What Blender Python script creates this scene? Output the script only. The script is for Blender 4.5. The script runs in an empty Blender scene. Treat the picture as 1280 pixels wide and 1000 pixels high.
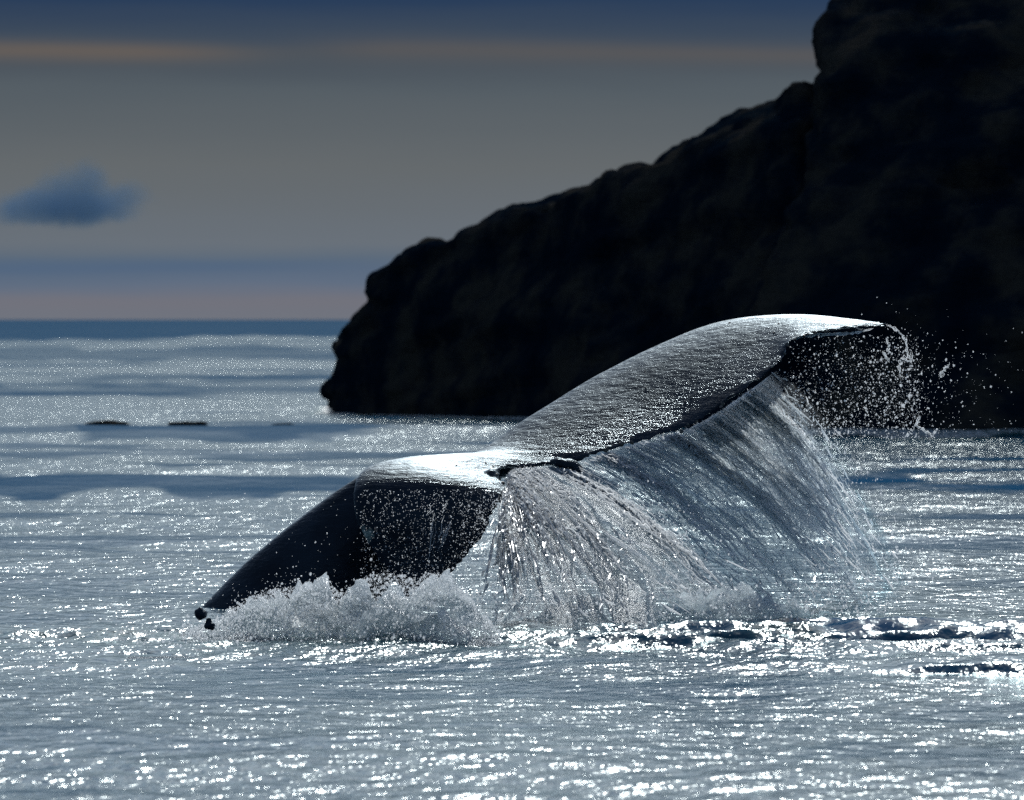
import bpy, bmesh, math
import numpy as np
from mathutils import Vector

C = bpy.context.scene
COL = C.collection
R = math.radians

# ------------------------------------------------------------------ camera
# telephoto from the deck of a boat: eye 2.6 m over the sea, horizon a little above centre
EYE = 2.6
F = 7111.0                     # focal length in pixels of a 1280 px wide picture (200 mm)
HOR = 398.0                    # picture row of the horizon
cam_d = bpy.data.cameras.new('camera')
cam_d.lens = 200.0
cam_d.sensor_width = 36.0
cam_d.shift_y = -(500.0 - HOR) / 1280.0
cam_d.clip_start = 1.0
cam_d.clip_end = 40000.0
cam_d.dof.use_dof = True
cam_d.dof.focus_distance = 49.0
cam_d.dof.aperture_fstop = 3.8
cam = bpy.data.objects.new('camera', cam_d)
COL.objects.link(cam)
cam.location = (0, 0, EYE)
cam.rotation_euler = (R(90), 0, 0)
C.camera = cam

# ------------------------------------------------------------------ sky, sun, exposure
SUN_EL, SUN_AZ = 36.5, 5.0     # degrees above the horizon, degrees right of the view
def lin(r, g, b):
    f = lambda c: (c / 255.0 / 12.92) if c / 255.0 < 0.04045 else ((c / 255.0 + 0.055) / 1.055) ** 2.4
    return (f(r), f(g), f(b), 1.0)

def N(nt, typ, **kw):
    n = nt.nodes.new(typ)
    for k, v in kw.items():
        if k.startswith('i_'):
            n.inputs[k[2:].replace('_', ' ')].default_value = v
        else:
            setattr(n, k, v)
    return n

def mathn(nt, op, a, b=None, c=None, clamp=False):
    n = nt.nodes.new('ShaderNodeMath'); n.operation = op; n.use_clamp = clamp
    for i, v in enumerate((a, b, c)):
        if v is None: continue
        if isinstance(v, (int, float)): n.inputs[i].default_value = v
        else: nt.links.new(v, n.inputs[i])
    return n.outputs[0]

def ramp(nt, fac, stops, interp='LINEAR'):
    n = nt.nodes.new('ShaderNodeValToRGB'); n.color_ramp.interpolation = interp
    e = n.color_ramp.elements
    while len(e) > 1: e.remove(e[-1])
    e[0].position, e[0].color = stops[0][0], stops[0][1]
    for p, c in stops[1:]:
        k = e.new(p); k.color = c
    if fac is not None: nt.links.new(fac, n.inputs[0])
    return n.outputs[0]

def maprange(nt, v, a, b, c=0.0, d=1.0, smooth=False):
    n = nt.nodes.new('ShaderNodeMapRange')
    if smooth: n.interpolation_type = 'SMOOTHSTEP'
    nt.links.new(v, n.inputs[0])
    for i, q in enumerate((a, b, c, d)): n.inputs[i + 1].default_value = q
    return n.outputs[0]

SKY_STRENGTH = 0.10
w = bpy.data.worlds.new('World'); C.world = w; w.use_nodes = True
nt = w.node_tree; nt.nodes.clear()
out = N(nt, 'ShaderNodeOutputWorld'); bg = N(nt, 'ShaderNodeBackground'); bg.inputs[1].default_value = SKY_STRENGTH
nt.links.new(bg.outputs[0], out.inputs[0])
sky = N(nt, 'ShaderNodeTexSky'); sky.sky_type = 'NISHITA'; sky.sun_disc = False
sky.sun_elevation = R(SUN_EL); sky.sun_rotation = R(SUN_AZ)
sky.air_density = 1.0; sky.dust_density = 1.0; sky.ozone_density = 1.5
tc = N(nt, 'ShaderNodeTexCoord'); sep = N(nt, 'ShaderNodeSeparateXYZ'); nt.links.new(tc.outputs['Generated'], sep.inputs[0])
mp = N(nt, 'ShaderNodeMapping'); mp.inputs['Scale'].default_value = (14, 14, 160); nt.links.new(tc.outputs['Generated'], mp.inputs[0])
nz = N(nt, 'ShaderNodeTexNoise', i_Scale=1.0, i_Detail=5.0); nt.links.new(mp.outputs[0], nz.inputs['Vector'])
warp = mathn(nt, 'MULTIPLY_ADD', nz.outputs[0], 0.0050, -0.0025)
zz = mathn(nt, 'ADD', sep.outputs[2], warp)
fz = maprange(nt, zz, 0.0, 0.08)
st = lambda py, *c: (min(1.0, (HOR - py) / F / 0.08), lin(*c))
low = ramp(nt, fz, [st(398, 112, 116, 126), st(378, 106, 114, 130), st(356, 96, 110, 130), st(338, 90, 106, 127), st(326, 93, 107, 123), st(305, 105, 113, 122),
                    st(210, 101, 106, 109), st(110, 85, 94, 101), st(84, 76, 85, 94), st(68, 72, 82, 92), st(54, 66, 78, 92),
                    st(0, 42, 62, 90), st(-80, 36, 58, 92)])
def streak(py, half, x0, x1, fade, c, amt, tilt, base):
    """A thin lit bank of cloud between two bearings, soft at its ends."""
    pxn = mathn(nt, 'MULTIPLY_ADD', sep.outputs[0], F, 640.0)
    zc = mathn(nt, 'MULTIPLY_ADD', pxn, -tilt / F, (HOR - py) / F)
    q = mathn(nt, 'DIVIDE', mathn(nt, 'SUBTRACT', zz2, zc), half / F)
    g_ = mathn(nt, 'EXPONENT', mathn(nt, 'MULTIPLY', mathn(nt, 'MULTIPLY', q, q), -1.0))
    k = mathn(nt, 'MULTIPLY', maprange(nt, pxn, x0, x0 + fade, smooth=True), maprange(nt, pxn, x1 - fade, x1, 1.0, 0.0, smooth=True))
    k = mathn(nt, 'MULTIPLY', mathn(nt, 'MULTIPLY', k, g_), amt)
    m_ = N(nt, 'ShaderNodeMix', data_type='RGBA'); nt.links.new(k, m_.inputs[0]); nt.links.new(base, m_.inputs[6]); m_.inputs[7].default_value = c
    return m_.outputs[2]
zz2 = mathn(nt, 'ADD', sep.outputs[2], mathn(nt, 'MULTIPLY_ADD', nz.outputs[0], 0.0022, -0.0011))
low = streak(66, 12, -1500, 420, 260, lin(112, 99, 88), 0.62, 0.006, low)
low = streak(57, 15, 300, 1500, 200, lin(96, 91, 89), 0.55, 0.012, low)
low = streak(378, 14, -900, 1500, 500, lin(120, 115, 119), 0.5, 0.0, low)
low = streak(334, 9, -900, 560, 320, lin(70, 97, 130), 0.4, -0.01, low)
sc_ = N(nt, 'ShaderNodeVectorMath', operation='SCALE'); sc_.inputs[3].default_value = 1.0 / SKY_STRENGTH; nt.links.new(low, sc_.inputs[0])
hi = maprange(nt, sep.outputs[2], 0.058, 0.17, smooth=True)
mx = N(nt, 'ShaderNodeMix', data_type='RGBA'); nt.links.new(hi, mx.inputs[0]); nt.links.new(sc_.outputs[0], mx.inputs[6]); nt.links.new(sky.outputs[0], mx.inputs[7])
nt.links.new(mx.outputs[2], bg.inputs[0])

sd = bpy.data.lights.new('sun', 'SUN'); sd.energy = 3.0; sd.angle = R(0.5); sd.color = (1.0, 0.99, 0.965)
sun = bpy.data.objects.new('sun', sd); COL.objects.link(sun)
to_sun = Vector((math.sin(R(SUN_AZ)) * math.cos(R(SUN_EL)), math.cos(R(SUN_AZ)) * math.cos(R(SUN_EL)), math.sin(R(SUN_EL))))
sun.rotation_euler = (-to_sun).to_track_quat('-Z', 'Y').to_euler()
sun.location = to_sun * 200

C.view_settings.view_transform = 'Standard'; C.view_settings.look = 'None'
C.view_settings.exposure = 0.0; C.view_settings.gamma = 1.0; C.view_settings.use_curve_mapping = False
C.render.engine = 'CYCLES'
C.cycles.use_denoising = False
C.cycles.sample_clamp_direct = 25.0
C.cycles.sample_clamp_indirect = 4.0
C.cycles.max_bounces = 6; C.cycles.transparent_max_bounces = 24
C.cycles.caustics_reflective = False; C.cycles.caustics_refractive = False

# ------------------------------------------------------------------ helpers
rng = np.random.default_rng(7)

def at(px, py, d):
    """Point at distance d that stands at picture place px, py (photo pixels)."""
    return np.array([(px - 640.0) / F * d, d, EYE + (HOR - py) / F * d])

def sea_d(py):
    return F * EYE / (py - HOR)

def _h(ix, iy, iz, s):
    h = (ix.astype(np.int64) * 374761393 + iy.astype(np.int64) * 668265263 + iz.astype(np.int64) * 2147483647 + s * 974634777) & 0xFFFFFFFF
    h = ((h ^ (h >> 13)) * 1274126177) & 0xFFFFFFFF
    h = ((h ^ (h >> 16)) * 2246822519) & 0xFFFFFFFF
    return ((h ^ (h >> 15)) & 0xFFFFFF) / float(0x7FFFFF) - 1.0

def noise(x, y, z=0.0, s=0):
    x, y, z = np.broadcast_arrays(np.asarray(x, float), np.asarray(y, float), np.asarray(z, float))
    fx, fy, fz = np.floor(x), np.floor(y), np.floor(z)
    q = lambda t: t * t * t * (t * (t * 6 - 15) + 10)
    u, v, t = q(x - fx), q(y - fy), q(z - fz)
    r = 0
    for a in (0, 1):
        for b in (0, 1):
            for c in (0, 1):
                r = r + _h(fx + a, fy + b, fz + c, s) * (u if a else 1 - u) * (v if b else 1 - v) * (t if c else 1 - t)
    return r

def fbm(x, y, z=0.0, s=0, o=4, g=0.5):
    r, a = 0, 1.0
    for i in range(o):
        r = r + a * noise(np.asarray(x) * 2 ** i, np.asarray(y) * 2 ** i, np.asarray(z) * 2 ** i, s + i * 17); a *= g
    return r

def smooth01(t):
    t = np.clip(t, 0, 1); return t * t * (3 - 2 * t)

def mesh_from(name, verts, faces=None, quads=None, smooth=True):
    me = bpy.data.meshes.new(name)
    verts = np.asarray(verts, np.float32)
    fa = np.asarray(quads if quads is not None else faces, np.int32)
    k = fa.shape[1]
    me.vertices.add(len(verts)); me.vertices.foreach_set('co', verts.ravel())
    me.loops.add(fa.size); me.loops.foreach_set('vertex_index', fa.ravel())
    me.polygons.add(len(fa)); me.polygons.foreach_set('loop_start', np.arange(0, fa.size, k, dtype=np.int32))
    me.polygons.foreach_set('use_smooth', np.full(len(fa), smooth))
    me.update(calc_edges=True); me.validate()
    return me

def grid_quads(nr, nc):
    i = np.arange(nr - 1)[:, None] * nc + np.arange(nc - 1)[None, :]
    return np.stack([i, i + 1, i + nc + 1, i + nc], -1).reshape(-1, 4)

def attr(me, name, vals):
    a = me.attributes.new(name, 'FLOAT', 'POINT'); a.data.foreach_set('value', np.asarray(vals, np.float32).ravel())

def put(name, me, mat, parent=None):
    o = bpy.data.objects.new(name, me); COL.objects.link(o)
    if mat is not None and not me.materials: me.materials.append(mat)
    if parent is not None: o.parent = parent
    return o

def tag(o, label, cat, kind=None, group=None):
    o['label'] = label; o['category'] = cat
    if kind: o['kind'] = kind
    if group: o['group'] = group
    return o

def remesh(me, voxel):
    """Union of the closed shells of a mesh as one even skin."""
    o = bpy.data.objects.new('union', me); COL.objects.link(o)
    m = o.modifiers.new('r', 'REMESH'); m.mode = 'VOXEL'; m.voxel_size = voxel; m.use_smooth_shade = True
    dg = bpy.context.evaluated_depsgraph_get()
    r = bpy.data.meshes.new_from_object(o.evaluated_get(dg))
    bpy.data.objects.remove(o)
    r.materials.clear()
    return r

def get_co(me):
    a = np.empty(len(me.vertices) * 3, np.float32); me.vertices.foreach_get('co', a); return a.reshape(-1, 3).astype(float)

def get_no(me):
    a = np.empty(len(me.vertices) * 3, np.float32); me.vertices.foreach_get('normal', a); return a.reshape(-1, 3).astype(float)

def set_co(me, co):
    me.vertices.foreach_set('co', np.asarray(co, np.float32).ravel()); me.update()

def relax(me, it, f=0.5):
    co = get_co(me); e = np.empty(len(me.edges) * 2, np.int32); me.edges.foreach_get('vertices', e); e = e.reshape(-1, 2)
    n = len(co); deg = np.bincount(e.ravel(), minlength=n)[:, None]
    for _ in range(it):
        s = np.zeros_like(co)
        for k in range(3):
            s[:, k] = np.bincount(e[:, 0], co[e[:, 1], k], n) + np.bincount(e[:, 1], co[e[:, 0], k], n)
        co += f * (s / np.maximum(deg, 1) - co)
    set_co(me, co)

def new_mat(name):
    m = bpy.data.materials.new(name); m.use_nodes = True
    t = m.node_tree; t.nodes.clear()
    o = t.nodes.new('ShaderNodeOutputMaterial')
    return m, t, o

def noise_tex(t, vec, scale, detail=3.0, rough=0.5, map_scale=None):
    if map_scale is not None:
        mpn = N(t, 'ShaderNodeMapping'); mpn.inputs['Scale'].default_value = map_scale; t.links.new(vec, mpn.inputs[0]); vec = mpn.outputs[0]
    n = N(t, 'ShaderNodeTexNoise', i_Scale=scale, i_Detail=detail, i_Roughness=rough); t.links.new(vec, n.inputs['Vector'])
    return n.outputs[0]

def bump(t, h, dist, strength=1.0, normal=None):
    b = N(t, 'ShaderNodeBump'); t.links.new(h, b.inputs['Height']); b.inputs['Distance'].default_value = dist
    if isinstance(strength, (int, float)): b.inputs['Strength'].default_value = strength
    else: t.links.new(strength, b.inputs['Strength'])
    if normal is not None: t.links.new(normal, b.inputs['Normal'])
    return b.outputs[0]

def attr_node(t, name):
    return N(t, 'ShaderNodeAttribute', attribute_name=name).outputs['Fac']

def mixsh(t, fac, a, b):
    m = N(t, 'ShaderNodeMixShader')
    if isinstance(fac, (int, float)): m.inputs[0].default_value = fac
    else: t.links.new(fac, m.inputs[0])
    t.links.new(a, m.inputs[1]); t.links.new(b, m.inputs[2]); return m.outputs[0]

# ------------------------------------------------------------------ materials
def sea_material():
    m, t, o = new_mat('sea_water')
    geo = N(t, 'ShaderNodeNewGeometry').outputs['Position']
    slick = attr_node(t, 'slick'); foam_glint = attr_node(t, 'foam_glint')
    amp = mathn(t, 'SUBTRACT', 1.0, slick)
    n1 = noise_tex(t, geo, 1.0, 4.0, 0.6, (2.2, 1.5, 1.0))
    n2 = noise_tex(t, geo, 1.0, 2.0, 0.45, (4.8, 2.8, 4.0))
    b1 = bump(t, n1, 0.12, mathn(t, 'MULTIPLY_ADD', amp, 0.7, 0.3))
    b2 = bump(t, n2, 0.100, mathn(t, 'MULTIPLY_ADD', amp, 0.92, 0.08), b1)
    body = ramp(t, foam_glint, [(0.0, (0.006, 0.048, 0.086, 1)), (1.0, (0.008, 0.058, 0.054, 1))])
    bm_ = N(t, 'ShaderNodeMix', data_type='RGBA'); t.links.new(slick, bm_.inputs[0]); t.links.new(body, bm_.inputs[6]); bm_.inputs[7].default_value = (0.003, 0.060, 0.135, 1); body = bm_.outputs[2]  # bands turn bluer: reflected sky painted into the body colour
    di = N(t, 'ShaderNodeBsdfDiffuse'); t.links.new(body, di.inputs[0])
    cap = mathn(t, 'MULTIPLY_ADD', slick, -0.36, 0.47)
    def water(rough, nrm):
        g = N(t, 'ShaderNodeBsdfGlossy', distribution='BECKMANN'); t.links.new(nrm, g.inputs['Normal']); g.inputs[0].default_value = (0.88, 0.985, 1.0, 1)
        if isinstance(rough, float): g.inputs['Roughness'].default_value = rough
        else: t.links.new(rough, g.inputs['Roughness'])
        fr = N(t, 'ShaderNodeFresnel', i_IOR=1.33); t.links.new(nrm, fr.inputs['Normal'])
        return mixsh(t, mathn(t, 'MINIMUM', fr.outputs[0], cap), di.outputs[0], g.outputs[0])
    sheen = water(mathn(t, 'MULTIPLY_ADD', slick, 0.0, 0.26), b1)
    glint = water(0.14, b2)
    s = mixsh(t, 0.45, sheen, glint)
    fo = N(t, 'ShaderNodeBsdfPrincipled', i_Roughness=0.4); fo.inputs['Base Color'].default_value = (0.62, 0.68, 0.70, 1)
    t.links.new(b2, fo.inputs['Normal'])
    fn = noise_tex(t, geo, 1.0, 6.0, 0.7, (9.0, 4.0, 6.0))
    fm = maprange(t, mathn(t, 'MULTIPLY', fn, foam_glint), 0.43, 0.62)
    t.links.new(mixsh(t, fm, s, fo.outputs[0]), o.inputs[0])
    return m

def rock_material():
    m, t, o = new_mat('wet_dark_rock')
    geo = N(t, 'ShaderNodeNewGeometry').outputs['Position']
    a = noise_tex(t, geo, 0.55, 8.0, 0.62)
    b = noise_tex(t, geo, 1.0, 6.0, 0.6, (0.9, 0.6, 3.2))
    c = noise_tex(t, geo, 6.0, 6.0, 0.65)
    col = ramp(t, a, [(0.30, (0.0016, 0.0062, 0.014, 1)), (0.46, (0.005, 0.012, 0.020, 1)), (0.60, (0.042, 0.038, 0.031, 1)), (0.75, (0.008, 0.016, 0.022, 1))])
    p = N(t, 'ShaderNodeBsdfDiffuse', i_Roughness=0.6)
    t.links.new(col, p.inputs['Color'])
    n = bump(t, b, 0.5, 0.8); n = bump(t, c, 0.10, 0.8, n)
    t.links.new(n, p.inputs['Normal'])
    t.links.new(p.outputs[0], o.inputs[0])
    return m

def whale_material():
    m, t, o = new_mat('wet_whale_skin')
    geo = N(t, 'ShaderNodeNewGeometry').outputs['Position']
    scar = attr_node(t, 'scar')
    a = noise_tex(t, geo, 3.0, 6.0, 0.6)
    col = ramp(t, a, [(0.35, (0.006, 0.010, 0.016, 1)), (0.65, (0.014, 0.022, 0.034, 1))])
    sn = noise_tex(t, geo, 22.0, 4.0, 0.6)
    sf = maprange(t, mathn(t, 'MULTIPLY', sn, scar), 0.25, 0.5)
    cm = N(t, 'ShaderNodeMix', data_type='RGBA'); t.links.new(sf, cm.inputs[0]); t.links.new(col, cm.inputs[6]); cm.inputs[7].default_value = (0.30, 0.36, 0.33, 1)
    # creases run along the fluke's chord, water film lies in beads
    cr = noise_tex(t, geo, 1.0, 4.0, 0.6, (6.0, 10.0, 26.0))
    bd = noise_tex(t, geo, 60.0, 2.0, 0.5)
    fine = noise_tex(t, geo, 24.0, 4.0, 0.6)
    n1 = bump(t, cr, 0.020, 0.8); n1 = bump(t, fine, 0.002, 0.6, n1)
    n2 = bump(t, bd, 0.012, 0.9, n1)
    def skin(rough, nrm, amt):
        g = N(t, 'ShaderNodeBsdfGlossy'); g.inputs['Roughness'].default_value = rough; g.inputs[0].default_value = (0.80, 0.93, 1.0, 1); t.links.new(nrm, g.inputs['Normal'])
        d = N(t, 'ShaderNodeBsdfDiffuse'); t.links.new(cm.outputs[2], d.inputs[0]); t.links.new(nrm, d.inputs['Normal'])
        fr = N(t, 'ShaderNodeFresnel', i_IOR=1.36); t.links.new(nrm, fr.inputs['Normal'])
        return mixsh(t, mathn(t, 'MINIMUM', mathn(t, 'MULTIPLY', fr.outputs[0], amt), 0.6), d.outputs[0], g.outputs[0])
    wet = mathn(t, 'MULTIPLY_ADD', attr_node(t, 'wet'), 0.26, 0.05)
    t.links.new(mixsh(t, wet, skin(0.44, n1, 0.44), skin(0.13, n2, 1.0)), o.inputs[0])
    return m

def water_bits(t, nrm=None):
    """Torn water against the light: bends it, scatters it and flashes."""
    g = N(t, 'ShaderNodeBsdfGlossy', i_Roughness=0.25); g.inputs[0].default_value = (0.9, 0.94, 0.96, 1)
    tl = N(t, 'ShaderNodeBsdfTranslucent'); tl.inputs[0].default_value = (0.96, 0.99, 1.0, 1)
    rf = N(t, 'ShaderNodeBsdfRefraction', i_Roughness=0.45, i_IOR=1.33); rf.inputs[0].default_value = (0.93, 0.97, 1.0, 1)
    if nrm is not None:
        for n_ in (g, tl, rf): t.links.new(nrm, n_.inputs['Normal'])
    return mixsh(t, 0.12, mixsh(t, 0.22, tl.outputs[0], rf.outputs[0]), g.outputs[0])

def film_material(name, cover, white):
    """Thin falling water: clear film, white where it is drawn into strands, torn open in places."""
    m, t, o = new_mat(name)
    uv = N(t, 'ShaderNodeUVMap').outputs[0]
    geo = N(t, 'ShaderNodeNewGeometry').outputs['Position']
    wv = N(t, 'ShaderNodeTexNoise', i_Scale=5.0, i_Detail=3.0); t.links.new(uv, wv.inputs['Vector'])
    ws = N(t, 'ShaderNodeVectorMath', operation='MULTIPLY_ADD'); t.links.new(wv.outputs['Color'], ws.inputs[0]); ws.inputs[1].default_value = (0.10, 0.16, 0); t.links.new(uv, ws.inputs[2])
    uv = ws.outputs[0]
    s1 = noise_tex(t, uv, 1.0, 5.0, 0.6, (20.0, 2.8, 1.0))
    s2 = noise_tex(t, uv, 1.0, 6.0, 0.7, (40.0, 11.0, 1.0))
    s3 = noise_tex(t, geo, 22.0, 5.0, 0.7)
    h = mathn(t, 'ADD', mathn(t, 'ADD', s1, mathn(t, 'MULTIPLY', s2, 0.8)), mathn(t, 'MULTIPLY', s3, 0.6))
    nb = bump(t, h, 0.03, 1.0)
    wet = water_bits(t, nb)
    tr = N(t, 'ShaderNodeBsdfTransparent'); tr.inputs[0].default_value = (0.93, 0.96, 0.97, 1)
    fade = attr_node(t, 'body')
    k = mathn(t, 'ADD', mathn(t, 'MULTIPLY', s1, 0.55), mathn(t, 'MULTIPLY', s2, 0.45))
    k = mathn(t, 'ADD', k, mathn(t, 'MULTIPLY_ADD', s3, 0.8, -0.40))
    cov = maprange(t, k, cover, cover + 0.10)
    cov = mathn(t, 'MULTIPLY', mathn(t, 'MULTIPLY', cov, white), fade)
    t.links.new(mixsh(t, cov, tr.outputs[0], wet), o.inputs[0])
    return m

def thread_material():
    m, t, o = new_mat('water_threads')
    t.links.new(water_bits(t), o.inputs[0])
    return m

def drop_material():
    m, t, o = new_mat('water_drops')
    tr = N(t, 'ShaderNodeBsdfTransparent'); tr.inputs[0].default_value = (0.97, 0.99, 1.0, 1)
    t.links.new(mixsh(t, 0.38, water_bits(t), tr.outputs[0]), o.inputs[0])
    return m

def splash_material():
    m, t, o = new_mat('white_water')
    geo = N(t, 'ShaderNodeNewGeometry').outputs['Position']
    deep = attr_node(t, 'deep')
    a = noise_tex(t, geo, 1.0, 6.0, 0.7, (8.0, 8.0, 14.0))
    b = noise_tex(t, geo, 40.0, 4.0, 0.65)
    hh = mathn(t, 'ADD', a, mathn(t, 'MULTIPLY', b, 0.4))
    nb = bump(t, hh, 0.03, 1.0)
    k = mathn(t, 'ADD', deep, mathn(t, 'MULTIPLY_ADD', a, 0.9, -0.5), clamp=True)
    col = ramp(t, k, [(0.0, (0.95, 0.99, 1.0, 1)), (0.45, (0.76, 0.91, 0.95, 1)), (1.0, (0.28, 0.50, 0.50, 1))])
    g = N(t, 'ShaderNodeBsdfGlossy', i_Roughness=0.2); t.links.new(nb, g.inputs['Normal']); g.inputs[0].default_value = (0.6, 0.62, 0.64, 1)
    tl = N(t, 'ShaderNodeBsdfTranslucent'); t.links.new(col, tl.inputs[0]); t.links.new(nb, tl.inputs['Normal'])
    di = N(t, 'ShaderNodeBsdfDiffuse'); t.links.new(col, di.inputs[0]); t.links.new(nb, di.inputs['Normal'])
    rf = N(t, 'ShaderNodeBsdfRefraction', i_Roughness=0.5, i_IOR=1.33); t.links.new(nb, rf.inputs['Normal']); t.links.new(col, rf.inputs[0])
    s = mixsh(t, 0.12, mixsh(t, 0.10, tl.outputs[0], di.outputs[0]), rf.outputs[0]); s = mixsh(t, 0.10, s, g.outputs[0])
    tr = N(t, 'ShaderNodeBsdfTransparent'); tr.inputs[0].default_value = (0.95, 0.99, 1.0, 1)
    holes = maprange(t, b, 0.35, 0.65, 0.0, 0.34)
    s = mixsh(t, holes, s, tr.outputs[0])
    t.links.new(s, o.inputs[0])
    return m

M_THREAD = thread_material()
M_SEA, M_ROCK, M_WHALE, M_DROP, M_SPLASH = sea_material(), rock_material(), whale_material(), drop_material(), splash_material()

# ------------------------------------------------------------------ the sea
def ybuild():
    ys = list(np.linspace(-80, 26, 24)[:-1]); y = 26.0
    while y < 12000:
        ys.append(y)
        k = 0.0013 if y < 66 else 0.0028 if y < 175 else 0.008 if y < 1100 else 0.05
        y *= 1 + k
    return np.array(ys)

WAVES = []
wr = np.random.default_rng(21)
for lam, n, slope, spread in ((11.0, 4, 0.016, 0.25), (5.0, 6, 0.020, 0.45), (2.2, 10, 0.026, 0.7), (1.0, 14, 0.034, 0.9), (0.5, 18, 0.038, 1.1), (0.27, 18, 0.036, 1.2)):
    for i in range(n):
        l = lam * math.exp(wr.normal(0, 0.22)); th = wr.normal(0, spread)
        WAVES.append((l, th, slope * math.sqrt(2.0 / n) * l / (2 * math.pi), wr.uniform(0, 6.28)))

def sea_height(x, y, dy, slick):
    """Height of the sea: swell and chop, with the broken water round the whale."""
    wx = x + 0.5 * noise(x * 0.35, y * 0.35, s=3); wy = y + 0.5 * noise(x * 0.35, y * 0.35, s=4)
    h = np.zeros_like(x)
    gust = 0.75 + 0.45 * noise(x * 0.12, y * 0.07, s=9)
    for l, th, a, ph in WAVES:
        k = 2 * math.pi / l
        lod = np.clip((l / np.maximum(dy, 1e-3) - 3.0) / 4.0, 0, 1)
        s = np.sin(k * (math.sin(th) * wx + math.cos(th) * wy) + ph)
        s = s if l > 3 else (1 - np.abs(s)) * 1.3 - 0.47 if int(ph * 10) % 2 else s
        h += a * lod * s * (gust * (1 - 0.8 * slick) if l < 3 else 1)
    return h

def gauss(x, c, s): return np.exp(-((x - c) / s) ** 2)

def build_sea():
    ys = ybuild(); nr = len(ys)
    u = np.linspace(-1, 1, 560)
    e = 1 + (np.exp(np.linspace(0, 3.6, 18)[1:]) - 1) * 0.6
    u = np.concatenate([-e[::-1], u, e]); nc = len(u)
    Wd = np.maximum(ys, 26) * 0.098 + 1.6
    Y = np.repeat(ys[:, None], nc, 1); X = Wd[:, None] * u[None, :]
    dy = np.gradient(ys); DY = np.repeat(dy[:, None], nc, 1)
    DX = np.gradient(X, axis=1)
    D = np.maximum(DY, DX)
    py = HOR + F * EYE / np.maximum(Y, 5)
    PX = 640 + F * X / np.maximum(Y, 5)
    # slick: fewer ripples, and a dark blue sky reflection put into the water colour
    pn = 6 * fbm(X * 60 / np.maximum(Y, 5), py * 0.05, s=51, o=3)
    band = lambda a, b, f: smooth01((py + pn - a) / f) * (1 - smooth01((py + pn - b) / f))
    xw = lambda x0, x1, f: smooth01((PX - x0) / f) * (1 - smooth01((PX - x1) / f))
    S = 0.95 * band(300, 420, 4) + 0.9 * band(593, 617, 5) * xw(-900, 430, 60) + 0.55 * band(600, 612, 4) * xw(930, 1900, 120)
    S += 0.6 * band(464, 474, 4) * xw(40, 400, 90) + 0.6 * band(480, 494, 4) * xw(-500, 220, 90) + 0.8 * band(534, 545, 3) * xw(60, 430, 60) + 0.5 * band(430, 446, 4) * xw(-500, 420, 150)
    ln = fbm(X * 4.0 / np.maximum(Y, 5) * 6, np.log(np.maximum(Y, 5)) * 34, s=61, o=3)
    S += (0.7 - 0.4 * smooth01((py - 620) / 120)) * smooth01((ln - 0.25) / 0.4)
    S += 0.8 * gauss(X, 2.9, 2.6) * gauss(Y, 46.8, 1.1) * smooth01(0.5 + 1.6 * fbm(X * 0.9, Y * 0.9, s=71, o=3))
    S = np.clip(S, 0, 1)
    Z = sea_height(X, Y, D, S)
    # broken water where the tail leaves the sea: wide low heap with sharp chop on it
    m = gauss(X, 2.4, 3.2) * gauss(Y, 46.3, 2.2)
    m2 = gauss(X, -1.4, 1.8) * gauss(Y, 45.6, 1.6)
    m3 = gauss(X, -3.6, 1.2) * gauss(Y, 46.5, 0.9)
    ridge = lambda sx, sy, s: 1 - 2 * np.abs(fbm(X * sx, Y * sy, s=s, o=4, g=0.55))
    Z += m * (0.095 * ridge(0.42, 0.8, 31) + 0.022 * ridge(1.9, 1.9, 37)) + 0.07 * gauss(X, 3.6, 1.6) * gauss(Y, 46.6, 0.8)
    Z += m2 * 0.02 * ridge(1.5, 1.4, 41) + m3 * 0.04 * (0.5 + ridge(1.6, 1.6, 43))
    # small peaked wave at the right
    Z += 0.078 * (0.8 + 0.4 * ridge(0.9, 0.6, 57)) * gauss(X, 3.5, np.where(X < 3.5, 0.75, 0.6)) * np.where(Y < 41.6, gauss(Y + 0.25 * noise(X * 1.3, 0, s=58), 41.6, 0.12), gauss(Y, 41.6, 1.5)) * (1 + 0.25 * noise(X * 5, Y * 2, s=5))
    # low swell lines that run along the picture
    for p_, a_, w_, x0, x1 in ((604, 0.10, 4.0, -60, 400), (540, 0.16, 3.0, -100, 640), (592, 0.07, 3.0, 1000, 1500), (836, 0.05, 0.9, 600, 1400)):
        d0 = sea_d(p_); xm = smooth01((PX - x0) / 120) * (1 - smooth01((PX - x1) / 120))
        Z += a_ * gauss(Y + 0.06 * d0 * 0.2 * noise(X * 0.15, 0.0, s=int(p_)), d0, w_) * xm
    Z *= 1 - smooth01((Y - 2500) / 4000)
    Fm = np.clip(0.60 * gauss(X, -1.5, 1.9) * gauss(Y, 45.9, 1.8) + 0.85 * gauss(X, 2.0, 2.0) * gauss(Y, 48.2, 1.7) + 0.10 * m + 0.6 * m3 + 0.6 * gauss(X, -4.3, 0.35) * gauss(Y, 45.3, 0.5), 0, 1)
    Rx = np.clip(X + 5.22, 0, 12); Rf = np.where(X > 6.3, 129.0, 158.0 - 1.9 * Rx)      # wash, and a glint line painted pale, at the foot of the rocks
    Fm = np.maximum(Fm, 1.0 * smooth01((X + 5.8) / 0.5) * smooth01((Y - Rf + 5.0 + 2.0 * noise(X * 0.8, 0, s=77)) / 3.0))
    me = mesh_from('sea', np.stack([X, Y, Z], -1).reshape(-1, 3), quads=grid_quads(nr, nc))
    attr(me, 'slick', S); attr(me, 'foam_glint', Fm); attr(me, 'calm', S * 0)
    o = put('sea', me, M_SEA)
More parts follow.
